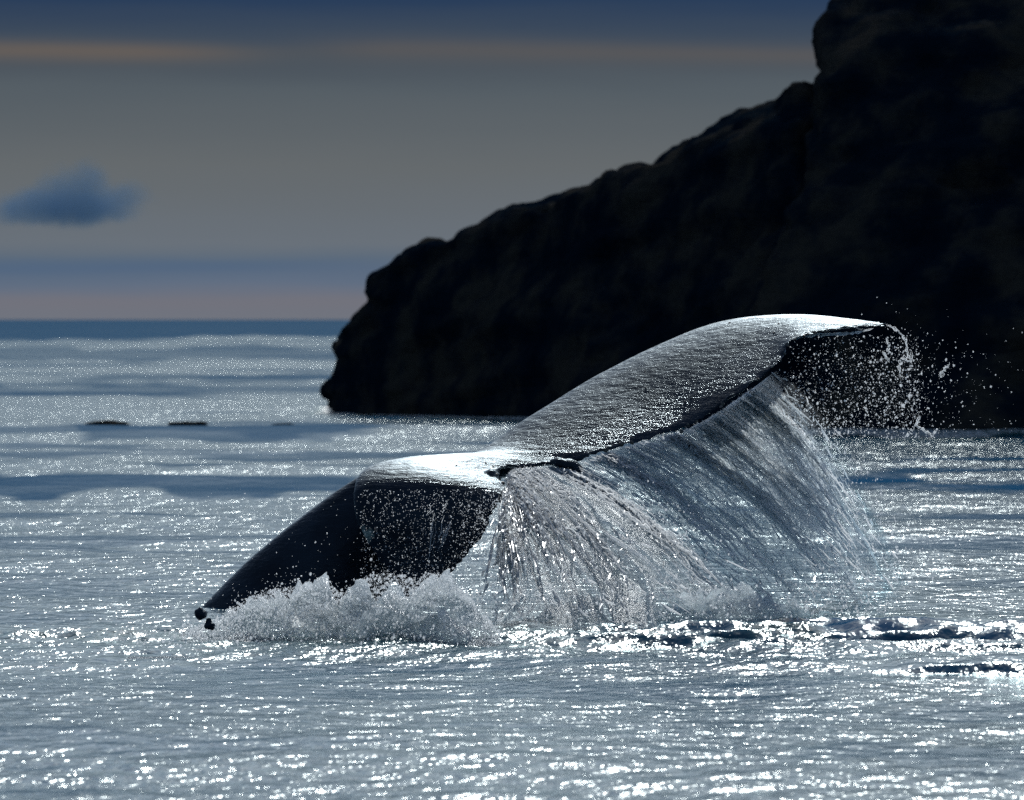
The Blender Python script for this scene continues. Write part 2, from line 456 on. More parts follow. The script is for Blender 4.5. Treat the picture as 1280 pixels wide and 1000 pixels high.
    tag(o, 'silvery grey sea glittering against the sun', 'sea', 'structure')
build_sea()

# ------------------------------------------------------------------ rocks
def prism(outline, y0, y1):
    """Closed block with the given outline (x, z in metres) from y0 back to y1."""
    bm = bmesh.new()
    a = [bm.verts.new((x, y0, z)) for x, z in outline]; b = [bm.verts.new((x, y1, z)) for x, z in outline]
    n = len(a)
    bm.faces.new(a); bm.faces.new(b[::-1])
    for i in range(n): bm.faces.new((a[i], b[i], b[(i + 1) % n], a[(i + 1) % n]))
    bmesh.ops.recalc_face_normals(bm, faces=bm.faces[:])
    bmesh.ops.triangulate(bm, faces=bm.faces[:])
    return bm

def join_bms(bms):
    out_ = bmesh.new()
    for b in bms:
        me = bpy.data.meshes.new('t'); b.to_mesh(me); b.free(); out_.from_mesh(me); bpy.data.meshes.remove(me)
    me = bpy.data.meshes.new('joined'); out_.to_mesh(me); out_.free(); return me

def rocky(me, amp, s, dip=0.45, ledge=1.0):
    """Push the skin of a rock in and out: beds that dip, knobs and cracks."""
    co, no = get_co(me), get_no(me)
    x, y, z = co.T
    bed = z + dip * x * 0.6 + 0.5 * noise(x * 0.2, y * 0.2, z * 0.2, s)
    d = 0.55 * fbm(x * 0.35, y * 0.30, bed * 0.6, s + 1, 4)
    d -= 0.55 * np.maximum(0, 1 - 5 * np.abs(fbm(x * 0.20, y * 0.15, bed * 0.55, s + 2, 3)))
    d += 0.35 * (np.abs(((bed * 0.8) % 1.0) - 0.5) - 0.25)
    d += 0.30 * fbm(x * 1.3, y * 1.1, z * 1.6, s + 3, 4, 0.6)
    d += 0.25 * np.maximum(0, 1 - 3 * np.abs(fbm(x * 0.8, y * 0.7, bed * 1.2, s + 4, 3))) * -1
    co += no * (amp * d)[:, None]
    set_co(me, co)

def outline_on(pts, front):
    """Outline in metres of the picture points, each at the distance where the sloping front of the rock stands."""
    r = []
    for px, py in pts:
        d = 150.0
        for _ in range(12):
            p = at(px, py, d); d = 0.5 * d + 0.5 * min(max(front(p[0], p[2]), 125.0), 210.0)
        p = at(px, py, d); r.append((p[0], p[2]))
    return r

def rock_mass(outline, front, depth, voxel, seed, dip, amp, soft, turn=0.0):
    me = remesh(join_bms([prism(outline, 0.0, depth)]), voxel)
    relax(me, soft)
    co = get_co(me); fr_ = front(co[:, 0], co[:, 2]); co[:, 0] += turn * co[:, 1]; co[:, 1] += fr_; set_co(me, co)
    rocky(me, amp, seed, dip)
    co = get_co(me); co[:, 1] += 0.6 * fbm(co[:, 0] * 0.25, co[:, 1] * 0.05, (co[:, 2] - 0.5 * co[:, 0]) * 0.85, seed + 40, 4) - 0.9 * np.abs(fbm(co[:, 0] * 0.22, 0.0, co[:, 2] * 0.35 - co[:, 0] * 0.12, seed + 50, 3)); set_co(me, co)
    relax(me, 1, 0.3)
    return me

def build_headland():
    xl = at(405, 500, 158.0)[0]
    def front(x, z):
        return 158.0 - 1.9 * np.clip(x - xl, 0, 12) + 0.90 * np.clip(z - 2.5, 0, 60) + 0.25 * np.clip(z, 0, 2.5)
    top = [(404, 499), (402, 486), (411, 470), (428, 458), (428, 452), (413, 444), (413, 428), (424, 412), (440, 400), (456, 391), (484, 387), (490, 378), (462, 370), (462, 352),
           (478, 335), (500, 324), (520, 310), (545, 299), (562, 308), (576, 289), (600, 277), (640, 259), (680, 246), (735, 231), (765, 218), (800, 209), (828, 210),
           (834, 194), (850, 178), (870, 173), (893, 167), (900, 160), (920, 148), (950, 130), (980, 117), (1010, 106), (1100, 70), (1240, 40), (1240, 575), (430, 575), (412, 513)]
    me = rock_mass(outline_on(top, front), front, 22.0, 0.17, 100, -0.85, 0.36, 3)
    o = put('rocky_headland', me, M_ROCK)
    tag(o, 'dark rocky headland sloping down to the sea with a notched blunt nose', 'headland', 'structure')

def build_cliff():
    def front(x, z):
        return 129.0 + 0.92 * np.clip(z, 0, 40) + 0.25 * np.clip(13.0 - x, 0, 7) ** 1.3
    top = [(790, 585), (850, 545), (890, 470), (935, 380), (985, 250), (1010, 160), (1016, 112), (1020, 84), (1025, 62), (1020, 38), (1032, 18), (1043, -2), (1062, -24), (1110, -40), (1200, -52), (1420, -60), (1700, -40), (1700, 580)]
    me = rock_mass(outline_on(top, front), front, 34.0, 0.24, 200, 0.25, 0.42, 3, 0.11)
    o = put('sea_cliff', me, M_ROCK)
    tag(o, 'tall black cliff rising steeply out of the top of the picture', 'cliff', 'structure')

build_headland(); build_cliff()

def lump_mesh(name, sx, sy, sz, s, sub=3):
    bm = bmesh.new(); bmesh.ops.create_icosphere(bm, subdivisions=sub, radius=1.0)
    me = bpy.data.meshes.new(name); bm.to_mesh(me); bm.free()
    co = get_co(me); n = fbm(co[:, 0] * 1.6, co[:, 1] * 1.6, co[:, 2] * 1.6, s, 4)
    co *= (1 + 0.38 * n)[:, None]; co *= np.array([sx, sy, sz]); set_co(me, co)
    me.polygons.foreach_set('use_smooth', np.full(len(me.polygons), True)); return me

for i, (px, py, sx, sz, lab) in enumerate(((137, 531, 0.42, 0.13, 'largest low dark lump in the glitter, first from the left'),
                                          (236, 533, 0.32, 0.10, 'low dark lump, between the largest and the smallest of its line'),
                                          (352, 537, 0.22, 0.09, 'smallest low dark lump, nearest the headland'))):
    p = at(px, py, sea_d(py + 2))  # flattened lumps for the dark marks on the far water
    o = put('low_lump', lump_mesh('low_lump', sx * 1.3, 0.6, sz * 0.6, 300 + i), M_ROCK); o.location = (p[0], p[1], 0.06 + 0.03 * i)
    tag(o, lab, 'rock', group='low dark lumps off the headland')

# ------------------------------------------------------------------ the whale
def interp(st, k):
    """Smooth curve through rows of numbers (Catmull-Rom), k samples per span."""
    st = np.asarray(st, float); P = np.vstack([2 * st[0] - st[1], st, 2 * st[-1] - st[-2]]); r = []
    for i in range(1, len(P) - 2):
        a, b, c, d = P[i - 1:i + 3]
        for j in range(k):
            t = j / k
            r.append(0.5 * ((2 * b) + (c - a) * t + (2 * a - 5 * b + 4 * c - d) * t * t + (3 * b - a - 3 * c + d) * t ** 3))
    r.append(st[-1]); return np.array(r)

# fluke stations from the near tip over the root to the far tip:
# leading edge (px, py, distance), trailing edge (px, py, distance), half thickness
FLUKE = [
    (520, 765, 48.90, 540, 768, 48.85, 0.012),
    (497, 735, 48.92, 556, 738, 48.86, 0.045),
    (466, 690, 48.95, 583, 700, 48.88, 0.085),
    (446, 655, 48.95, 610, 666, 48.92, 0.115),
    (440, 630, 49.00, 628, 636, 48.97, 0.125),
    (441, 610, 49.13, 635, 617, 49.08, 0.130),
    (448, 594, 49.38, 634, 606, 49.30, 0.130),
    (468, 584, 49.68, 626, 597, 49.55, 0.125),
    (520, 578, 50.00, 640, 584, 49.85, 0.115),
    (575, 575, 50.30, 702, 581, 50.05, 0.115),
    (606, 562, 50.64, 742, 571, 50.10, 0.115),
    (660, 524, 51.08, 796, 553, 50.20, 0.115),
    (740, 474, 51.56, 866, 530, 50.30, 0.110),
    (820, 434, 51.92, 930, 490, 50.45, 0.105),
    (900, 404, 52.12, 974, 455, 50.60, 0.090),
    (985, 396, 51.95, 996, 424, 50.80, 0.060),
    (1055, 399, 51.45, 1062, 412, 50.95, 0.034),
    (1110, 404, 51.20, 1112, 408, 51.10, 0.010),
]
def fluke_surface():
    rows = interp(FLUKE, 8); V = []; nseg = 20
    te = []
    for r in rows:
        L, T = at(*r[:3]), at(*r[3:6]); te.append(T); th = max(r[6], 0.012)
        V.append((L, T, th))
    te = np.array(te); Ls = np.array([v[0] for v in V]); Ts = np.array([v[1] for v in V])
    mid = (Ls + Ts) / 2; span = np.gradient(mid, axis=0); chord = Ts - Ls
    nrm = np.cross(chord, span); nrm /= np.linalg.norm(nrm, axis=1)[:, None]
    # upper side looks up, or to the eye where the near fluke hangs down
    flip = np.where((nrm[:, 2] - 0.3 * nrm[:, 1]) < 0, -1, 1); nrm *= flip[:, None]
    pts = []
    c = (1 - np.cos(np.linspace(0, math.pi, nseg // 2 + 1))) / 2
    for i, (L, T, th) in enumerate(V):
        prof = 1.9 * np.sqrt(np.maximum(c, 0)) * (1 - c) ** 0.8 * 1.05 + 0.16 * np.sqrt(np.maximum(0, 1 - c))
        camb = 0.05 * np.linalg.norm(T - L) * (np.sin(np.pi * c) - 0.9 * np.sin(np.pi * c) * c)
        up = L[None] + (T - L)[None] * c[:, None] + nrm[i][None] * (th * prof * 0.62 + camb)[:, None]
        dn = L[None] + (T - L)[None] * c[:, None] - nrm[i][None] * (th * prof * 0.5 - camb)[:, None]
        pts.append(np.vstack([up, dn[1:-1][::-1]]))
    return np.array(pts), te

def loft_bm(sections):
    bm = bmesh.new(); R_ = [[bm.verts.new(p) for p in s] for s in sections]; n = len(R_[0])
    for a, b in zip(R_[:-1], R_[1:]):
        for j in range(n): bm.faces.new((a[j], b[j], b[(j + 1) % n], a[(j + 1) % n]))
    bm.faces.new(R_[0][::-1]); bm.faces.new(R_[-1])
    bmesh.ops.recalc_face_normals(bm, faces=bm.faces[:]); bmesh.ops.triangulate(bm, faces=bm.faces[:])
    return bm

PEDUNCLE = [  # px, top row, bottom row, distance, half width (m)
    (215, 835, 960, 50.0, 0.30), (243, 772, 930, 50.0, 0.30), (268, 742, 905, 50.0, 0.36), (310, 700, 890, 50.0, 0.42), (370, 650, 860, 50.0, 0.44),
    (430, 607, 800, 50.0, 0.42), (490, 575, 730, 50.1, 0.38), (550, 567, 660, 50.2, 0.30), (600, 569, 612, 50.3, 0.20), (650, 572, 590, 50.2, 0.10)]
def peduncle_sections():
    r = []
    for px, t_, b_, d, w_ in interp(PEDUNCLE, 6):
        top, bot = at(px, t_, d), at(px, b_, d); c = (top + bot) / 2; hz = (top[2] - bot[2]) / 2
        s = []
        for k in range(28):
            a = 2 * math.pi * k / 28; cy, cz = math.cos(a), math.sin(a)
            s.append((c[0], c[1] + w_ * np.sign(cy) * abs(cy) ** 0.9 * (1 - 0.35 * max(0, cz) ** 2), c[2] + hz * cz))
        r.append(s)
    return r

def build_whale():
    fl, te = fluke_surface()
    notch = []
    for px, py, d, r1, r2 in ((712, 582, 49.98, 0.085, 0.06), (698, 578, 50.0, 0.06, 0.05), (722, 588, 49.98, 0.05, 0.06), (614, 592, 49.55, 0.05, 0.05)):
        b_ = bmesh.new(); bmesh.ops.create_icosphere(b_, subdivisions=2, radius=1.0); c_ = at(px, py, d)
        for v in b_.verts: v.co = Vector((c_[0] + v.co.x * r1, c_[1] + v.co.y * 0.09, c_[2] + v.co.z * r2))
        notch.append(b_)
    me = remesh(join_bms([loft_bm(fl), loft_bm(peduncle_sections())] + notch), 0.017)
    relax(me, 9)
    co, no = get_co(me), get_no(me); x, y, z = co.T
    d = 0.006 * fbm(x * 1.6, y * 1.6, z * 1.6, 400, 2) + 0.0008 * fbm(x * 9, y * 9, z * 9, 410, 3)
    # ragged, worn trailing edge
    dt = np.full(len(co), 9.0)
    for i in range(0, len(te), 2): dt = np.minimum(dt, np.linalg.norm(co - te[i], axis=1))
    e = 1 - smooth01(dt / 0.12)
    co += no * d[:, None]
    rag = fbm(x * 7, y * 7, z * 7, 420, 3)
    co[:, 0] += -0.055 * e * np.maximum(0, rag); co[:, 2] += 0.03 * e * rag
    # knuckles along the back ridge of the tail stock
    px = 640 + F * x / y
    set_co(me, co)
    sc_p = at(456, 668, 48.9); sc_q = at(600, 622, 48.9)
    s = gauss(np.linalg.norm(co - sc_p, axis=1), 0, 0.10) + 0.55 * gauss(np.linalg.norm((co - sc_q) * np.array([0.5, 1, 1]), axis=1), 0, 0.14)
    attr(me, 'scar', s); attr(me, 'wet', np.exp(-(dt / 0.42) ** 2))
    o = put('humpback_whale', me, M_WHALE)
    tag(o, 'diving whale with its wet dark tail stock and both flukes raised, streaming water', 'whale')
    # barnacles: along the ragged trailing edge and in a few spots on the upper side
    bm = bmesh.new()
    bmesh.ops.create_cone(bm, cap_ends=True, segments=8, radius1=1.0, radius2=0.45, depth=0.9)
    bme = bpy.data.meshes.new('barnacle'); bm.to_mesh(bme); bm.free()
    m, t, ou = new_mat('barnacle_shell'); p = N(t, 'ShaderNodeBsdfPrincipled', i_Roughness=0.6)
    gp = N(t, 'ShaderNodeNewGeometry').outputs['Position']
    t.links.new(ramp(t, noise_tex(t, gp, 50, 3), [(0.3, (0.02, 0.02, 0.018, 1)), (0.7, (0.09, 0.085, 0.07, 1))]), p.inputs[0]); t.links.new(p.outputs[0], ou.inputs[0])
    bme.materials.append(m)
    from mathutils.kdtree import KDTree
    kd = KDTree(len(co))
    for i, c_ in enumerate(co): kd.insert(c_, i)
    kd.balance(); nn = get_no(me)
    spots = []
    nte = len(te)
    for k in range(34):
        q = te[rng.integers(12, nte - 6)]; spots.append((q + rng.normal(0, 0.02, 3) + np.array([-0.02, 0, 0]), rng.uniform(0.012, 0.028)))
    for k in range(22):
        f_ = fl[rng.integers(34, len(fl) - 10)]; j = rng.integers(3, 9); spots.append((f_[j], rng.uniform(0.008, 0.018)))
    for q, s_ in spots:
        c_, i, _ = kd.find(q)
        b = bpy.data.objects.new('barnacle', bme); COL.objects.link(b); b.parent = o
        b.location = c_; b.rotation_euler = Vector(nn[i]).to_track_quat('Z', 'Y').to_euler(); b.scale = (s_, s_, s_)
    return te
TE = build_whale()

# ------------------------------------------------------------------ falling water
def drops_mesh(name, P, rad, stretch=None):
    """Small beads of water (12 or 20 faced), all of one cloud of spray in one mesh."""
    bm = bmesh.new(); bmesh.ops.create_icosphere(bm, subdivisions=1, radius=1.0)
    bv = np.array([v.co for v in bm.verts]); bf = np.array([[v.index for v in f.verts] for f in bm.faces]); bm.free()
    n = len(P); sq = np.ones((n, 1, 3))
    g = np.random.default_rng(n)
    sq = g.uniform(0.65, 1.35, (n, 1, 3))
    if stretch is not None: sq[:, 0, :] *= stretch
    V = P[:, None, :] + bv[None] * rad[:, None, None] * sq * (1 + 0.2 * g.normal(size=(n, len(bv), 1)))
    Fa = (np.arange(n)[:, None, None] * len(bv) + bf[None]).reshape(-1, 3)
    return mesh_from(name, V.reshape(-1, 3), faces=Fa)

def strands_mesh(name, paths, widths):
    """Thin threads of water, each a pair of crossed narrow films along its path."""
    V, Q, o_ = [], [], 0
    for P, w_ in zip(paths, widths):
        n = len(P); tg = np.gradient(P, axis=0); tg /= np.linalg.norm(tg, axis=1)[:, None] + 1e-9
        s = np.cross(tg, np.array([0, 1, 0])); s /= np.linalg.norm(s, axis=1)[:, None] + 1e-9; r = np.cross(tg, s)
        ww = (w_ * np.sin(np.pi * (np.arange(n) + 0.35) / (n - 0.3)) ** 0.7)[:, None]
        for k_ in (s + 0.35 * r, s - 0.35 * r):
            ring = np.stack([P + k_ * ww, P - k_ * ww], 1); V.append(ring.reshape(-1, 3))
            i = np.arange(n - 1) * 2
            Q.append(np.stack([i, i + 1, i + 3, i + 2], -1) + o_); o_ += n * 2
    return np.vstack(V), np.vstack(Q)

class Fall:
    """Water leaving an edge and falling in arcs to the sea."""
    def __init__(self, st):
        st = np.asarray(st, float)
        S = np.array([at(a, b, c) for a, b, c, _, _ in st]); E = []
        for a, b, c, ex, ey in st:
            d = sea_d(ey); E.append(((ex - 640) / F * d, d, 0.0))
        self.S = interp(S, 24); self.E = interp(np.array(E), 24)
    def pt(self, u, v):
        k = np.clip(u, 0, 1) * (len(self.S) - 1); i = np.minimum(k.astype(int), len(self.S) - 2); f = (k - i)[..., None]
        S = self.S[i] * (1 - f) + self.S[i + 1] * f; E = self.E[i] * (1 - f) + self.E[i + 1] * f
        v = v[..., None]; p = S + (E - S) * v
        q = S[..., 2:3] + (E[..., 2:3] - S[..., 2:3]) * (0.55 * v + 0.45 * v * v)
        p[..., 2:3] = q
        return p

NEAR = Fall([(632, 618, 49.0, 612, 799), (634, 604, 49.3, 715, 798), (640, 588, 49.75, 815, 793), (672, 584, 49.95, 890, 788), (702, 584, 50.0, 950, 781), (724, 580, 50.05, 985, 775)])
FAR = Fall([(728, 576, 50.05, 960, 777), (790, 556, 50.2, 1035, 767), (866, 533, 50.3, 1085, 755), (930, 493, 50.45, 1118, 742), (974, 460, 50.6, 1135, 730)])

def curtain(name, fall, mat, s, nu, nv, layers, label, dens):
    Vs, Qs, Bs, Us, off = [], [], [], [], 0
    for L in range(layers):
        u = np.repeat(np.linspace(0, 1, nu)[:, None], nv, 1); v = np.repeat(np.linspace(0, 1, nv)[None], nu, 0)
        uu = u + 0.035 * noise(u * 5, v * 3, L, s) * v * 2
        P = fall.pt(uu, v)
        amp = 0.04 + 0.15 * v
        P[..., 1] += amp * (noise(u * 26, v * 2.2, L * 3.1, s + 1) * 0.55 + noise(u * 60, v * 7, L * 2.7, s + 2) * 0.3) + (L - (layers - 1) / 2) * 0.22 * v
        P[..., 0] += 0.10 * v * noise(u * 18, v * 4, L * 4.3, s + 3)
        P[..., 2] += 0.07 * v * (1 - v) * 4 * noise(u * 22, v * 3, L * 5.7, s + 4)
        P[..., 2] = np.maximum(P[..., 2], -0.05)
        body = smooth01((u + 0.15 * v * noise(v * 6, L, s=s + 8)) / 0.16) * smooth01((1 - u) / (0.16 + 0.55 * v) + 0.3 * v * noise(v * 7, L, s=s + 9)) * (1 - 0.1 * v) * smooth01((1.08 + 0.25 * noise(u * 14, L, s=s + 12) - v) / 0.35)
        body *= np.clip(dens(u, v) + 0.5 * fbm(u * 9, v * 2.5, L, s + 6, 3), 0.0, 1)
        Vs.append(P.reshape(-1, 3)); Qs.append(grid_quads(nu, nv) + off); off += nu * nv; Bs.append(body.ravel())
        Us.append(np.stack([u + L * 1.37, v + L * 2.1], -1).reshape(-1, 2))
    V, Q, B, U = np.vstack(Vs), np.vstack(Qs), np.concatenate(Bs), np.vstack(Us)
    me = mesh_from(name, V, quads=Q); attr(me, 'body', B)
    uvl = me.uv_layers.new(name='UVMap'); li = np.empty(len(me.loops), np.int32); me.loops.foreach_get('vertex_index', li)
    uvl.data.foreach_set('uv', U[li].astype(np.float32).ravel())
    o = put(name, me, mat); tag(o, label, 'falling water', 'stuff')
    return o

M_FILM_A = film_material('falling_water_white', 0.28, 1.0)
M_FILM_B = film_material('falling_water_clear', 0.42, 1.0)
near_o = curtain('water_curtain', NEAR, M_FILM_A, 500, 260, 140, 1, 'bright white sheet of water pouring off the near fluke and the tail notch', lambda u, v: 0.30 + 0.80 * gauss(u, 0.55, 0.32))
far_o = curtain('water_curtain', FAR, M_FILM_B, 540, 220, 110, 2, 'thin grey veil of water streaming off the far fluke in long slanting streaks', lambda u, v: 0.95 - 0.40 * u - 0.35 * v * u)

def strands(fall, parent, n, s, wmax, tail=0.0, umax=1.0):
    g = np.random.default_rng(s); paths, wid = [], []
    for i in range(n):
        u = g.beta(1.0, 1.0 + tail) * umax; v0 = max(g.uniform(-0.12, 0.9), 0.0); ln = g.uniform(0.02, 0.07) if v0 > 0 else g.uniform(0.06, 0.30)
        v = np.linspace(v0, min(1, v0 + ln), 12); du = (0.012 * np.cumsum(g.normal(0, 0.35, 12)) / 3 if v0 == 0 else 0.02 * np.cumsum(np.cumsum(g.normal(0, 0.3, 12))) / 8)
        P = fall.pt(np.full(12, u) + du, v)
        P[:, 1] += g.normal(0, 0.10) * (0.3 + v); P[:, 0] += g.normal(0, 0.02) + g.normal(0, 0.16) * v; P[:, 2] += g.normal(0, 0.03) * (0.2 + v)
        paths.append(P); wid.append(g.uniform(0.25, 1) ** 2 * wmax)
    V, Q = strands_mesh('strands', paths, wid)
    o = put('strands', mesh_from('strands', V, quads=Q), M_THREAD, parent); o['kind'] = 'stuff'

def ropes(fall, parent, n, s, wmax):
    """Thicker ropes of water in clumps, wavering and thinning out as they fall."""
    g = np.random.default_rng(s); paths, wid = [], []; cl = g.uniform(0.03, 0.82, 16); cw = g.uniform(0.004, 0.03, 16)
    for i in range(n):
        c = g.integers(16) if g.uniform() < 0.75 else g.integers(5); u0 = cl[c] + g.normal(0, cw[c]); v0 = max(0.0, g.uniform(-0.4, 0.5)); ln = g.uniform(0.10, 0.45); k = 22
        v = np.linspace(v0, min(0.97, v0 + ln), k); wob = np.cumsum(np.cumsum(g.normal(0, 1, k))) * 0.00035
        P = fall.pt(np.clip(u0 + wob * (0.3 + v), 0, 1), v)
        P[:, 0] += g.normal(0, 0.10) * v; P[:, 1] += g.normal(0, 0.10) * (0.2 + v) + 0.015 * g.normal(size=k); P[:, 2] += 0.010 * g.normal(size=k) + 0.03 * np.sin(np.linspace(0, g.uniform(2, 9), k) + g.uniform(0, 6)) * v
        paths.append(P); wid.append(wmax * g.uniform(0.25, 1.0) ** 2)
    V, Q = strands_mesh('ropes', paths, wid)
    o = put('ropes', mesh_from('ropes', V, quads=Q), M_THREAD, parent); o['kind'] = 'stuff'
ropes(NEAR, near_o, 620, 65, 0.019)
ropes(FAR, far_o, 480, 66, 0.016)
strands(NEAR, near_o, 1100, 61, 0.011)
strands(FAR, far_o, 1000, 62, 0.008, 0.7)

def fall_drops(fall, n, s, rmin, rmax, sp=0.12, vpow=0.7):
    g = np.random.default_rng(s); u = g.uniform(-0.02, 1.02, n); v = g.uniform(0.0, 1.0, n) ** vpow
    P = fall.pt(u, v); P += g.normal(0, 1, (n, 3)) * np.array([sp, sp * 2, sp]) * (0.12 + v * (0.6 + 1.2 * np.clip(u, 0, 1)))[:, None]
    P[:, 2] = np.abs(P[:, 2]) + 0.01
    return P, rmin + (rmax - rmin) * g.uniform(0, 1, n) ** 3
P, r_ = fall_drops(NEAR, 3600, 71, 0.0028, 0.012)
o = put('drops', drops_mesh('drops', P, r_), M_DROP, near_o); o['kind'] = 'stuff'
P, r_ = fall_drops(FAR, 5200, 72, 0.0028, 0.011)
o = put('drops', drops_mesh('drops', P, r_), M_DROP, far_o); o['kind'] = 'stuff'

# spray flung off the far tip, in front of the cliff
g = np.random.default_rng(81)
def px_cloud(n, xf, yf, d0, d1, r0, r1, pw=3):
    P, rr = [], []
    while len(P) < n:
        q = at(xf(), yf(), g.uniform(d0, d1))
        if q[2] > 0.01: P.append(q); rr.append(r0 + (r1 - r0) * g.uniform() ** pw)
    return P, rr
P, rr = [], []
def add(a): P.extend(a[0]); rr.extend(a[1])
add(px_cloud(3200, lambda: 985 + 165 * g.uniform() ** 0.9, lambda: 418 + 130 * g.uniform() ** 0.75, 50.3, 51.6, 0.0015, 0.0095, 5))
add(px_cloud(500, lambda: g.normal(1135, 40), lambda: g.normal(490, 42), 50.3, 51.6, 0.0018, 0.010, 4))
add(px_cloud(420, lambda: 1120 + min(165, g.exponential(60)), lambda: 405 + 145 * g.uniform() ** 0.6, 50.2, 51.8, 0.0016, 0.007, 4))
for k in range(12):                                       # larger torn blobs
    q = at(g.normal(1125, 30), g.normal(490, 35), g.uniform(50.5, 51.2)); P.append(q); rr.append(g.uniform(0.010, 0.016))
P = np.array(P); rr = np.array(rr)
V1 = drops_mesh('spray', P, rr)
spray = put('spray', V1, M_DROP); tag(spray, 'white droplets flung off the far fluke tip in front of the black cliff', 'spray', 'stuff')
paths, wid = [], []
for base in ([(1108, 406), (1122, 413), (1131, 424), (1134, 440), (1139, 452)], [(1139, 440), (1138, 452), (1127, 448), (1125, 462), (1127, 474)], [(1104, 440), (1107, 446), (1112, 452)], [(1175, 470), (1181, 462), (1186, 455)],
             [(985, 424), (1020, 418), (1060, 417), (1090, 411)], [(1150, 520), (1146, 532), (1158, 540), (1168, 546)], [(1108, 424), (1112, 432), (1108, 440)]):
    b = interp(np.array(base, float), 6)
    for q in range(3):
        paths.append(np.array([at(x + g.normal(0, 1.2), y + g.normal(0, 1.2), 51.0) for x, y in b])); wid.append(g.uniform(0.003, 0.008))
V, Q = strands_mesh('strands', paths, wid)
o = put('strands', mesh_from('strands', V, quads=Q), M_THREAD, spray); o['kind'] = 'stuff'

# spray in front of the hanging near fluke
P, rr = [], []
add(px_cloud(3200, lambda: 640 - 190 * g.uniform() ** 1.7, lambda: g.uniform(612, 735), 47.6, 48.7, 0.0020, 0.0060, 4))
add(px_cloud(1500, lambda: g.uniform(575, 680), lambda: g.uniform(625, 790), 47.2, 49.5, 0.0022, 0.0075, 3))
add(px_cloud(300, lambda: g.uniform(260, 640), lambda: g.uniform(610, 760), 47.4, 48.6, 0.0022, 0.0070, 4))
s2 = put('spray', drops_mesh('spray', np.array(P), np.array(rr)), M_DROP); tag(s2, 'fine drops dripping over the dark hanging near fluke', 'spray', 'stuff')
paths, wid = [], []
for k in range(16):
    x0 = g.choice([556, 556, 560, 541, 600]) + g.normal(0, 4); y0 = 628 + g.uniform(-6, 40); ln = g.uniform(8, 42)
    b = [(x0 + g.normal(0, 1) - 6 * t_ * (1 if x0 < 600 else -0.5), y0 + ln * t_) for t_ in np.linspace(0, 1, 7)]
    paths.append(np.array([at(x, y, 48.6) for x, y in b])); wid.append(g.uniform(0.0015, 0.004))
V, Q = strands_mesh('strands', paths, wid)
o = put('strands', mesh_from('strands', V, quads=Q), M_THREAD, s2); o['kind'] = 'stuff'

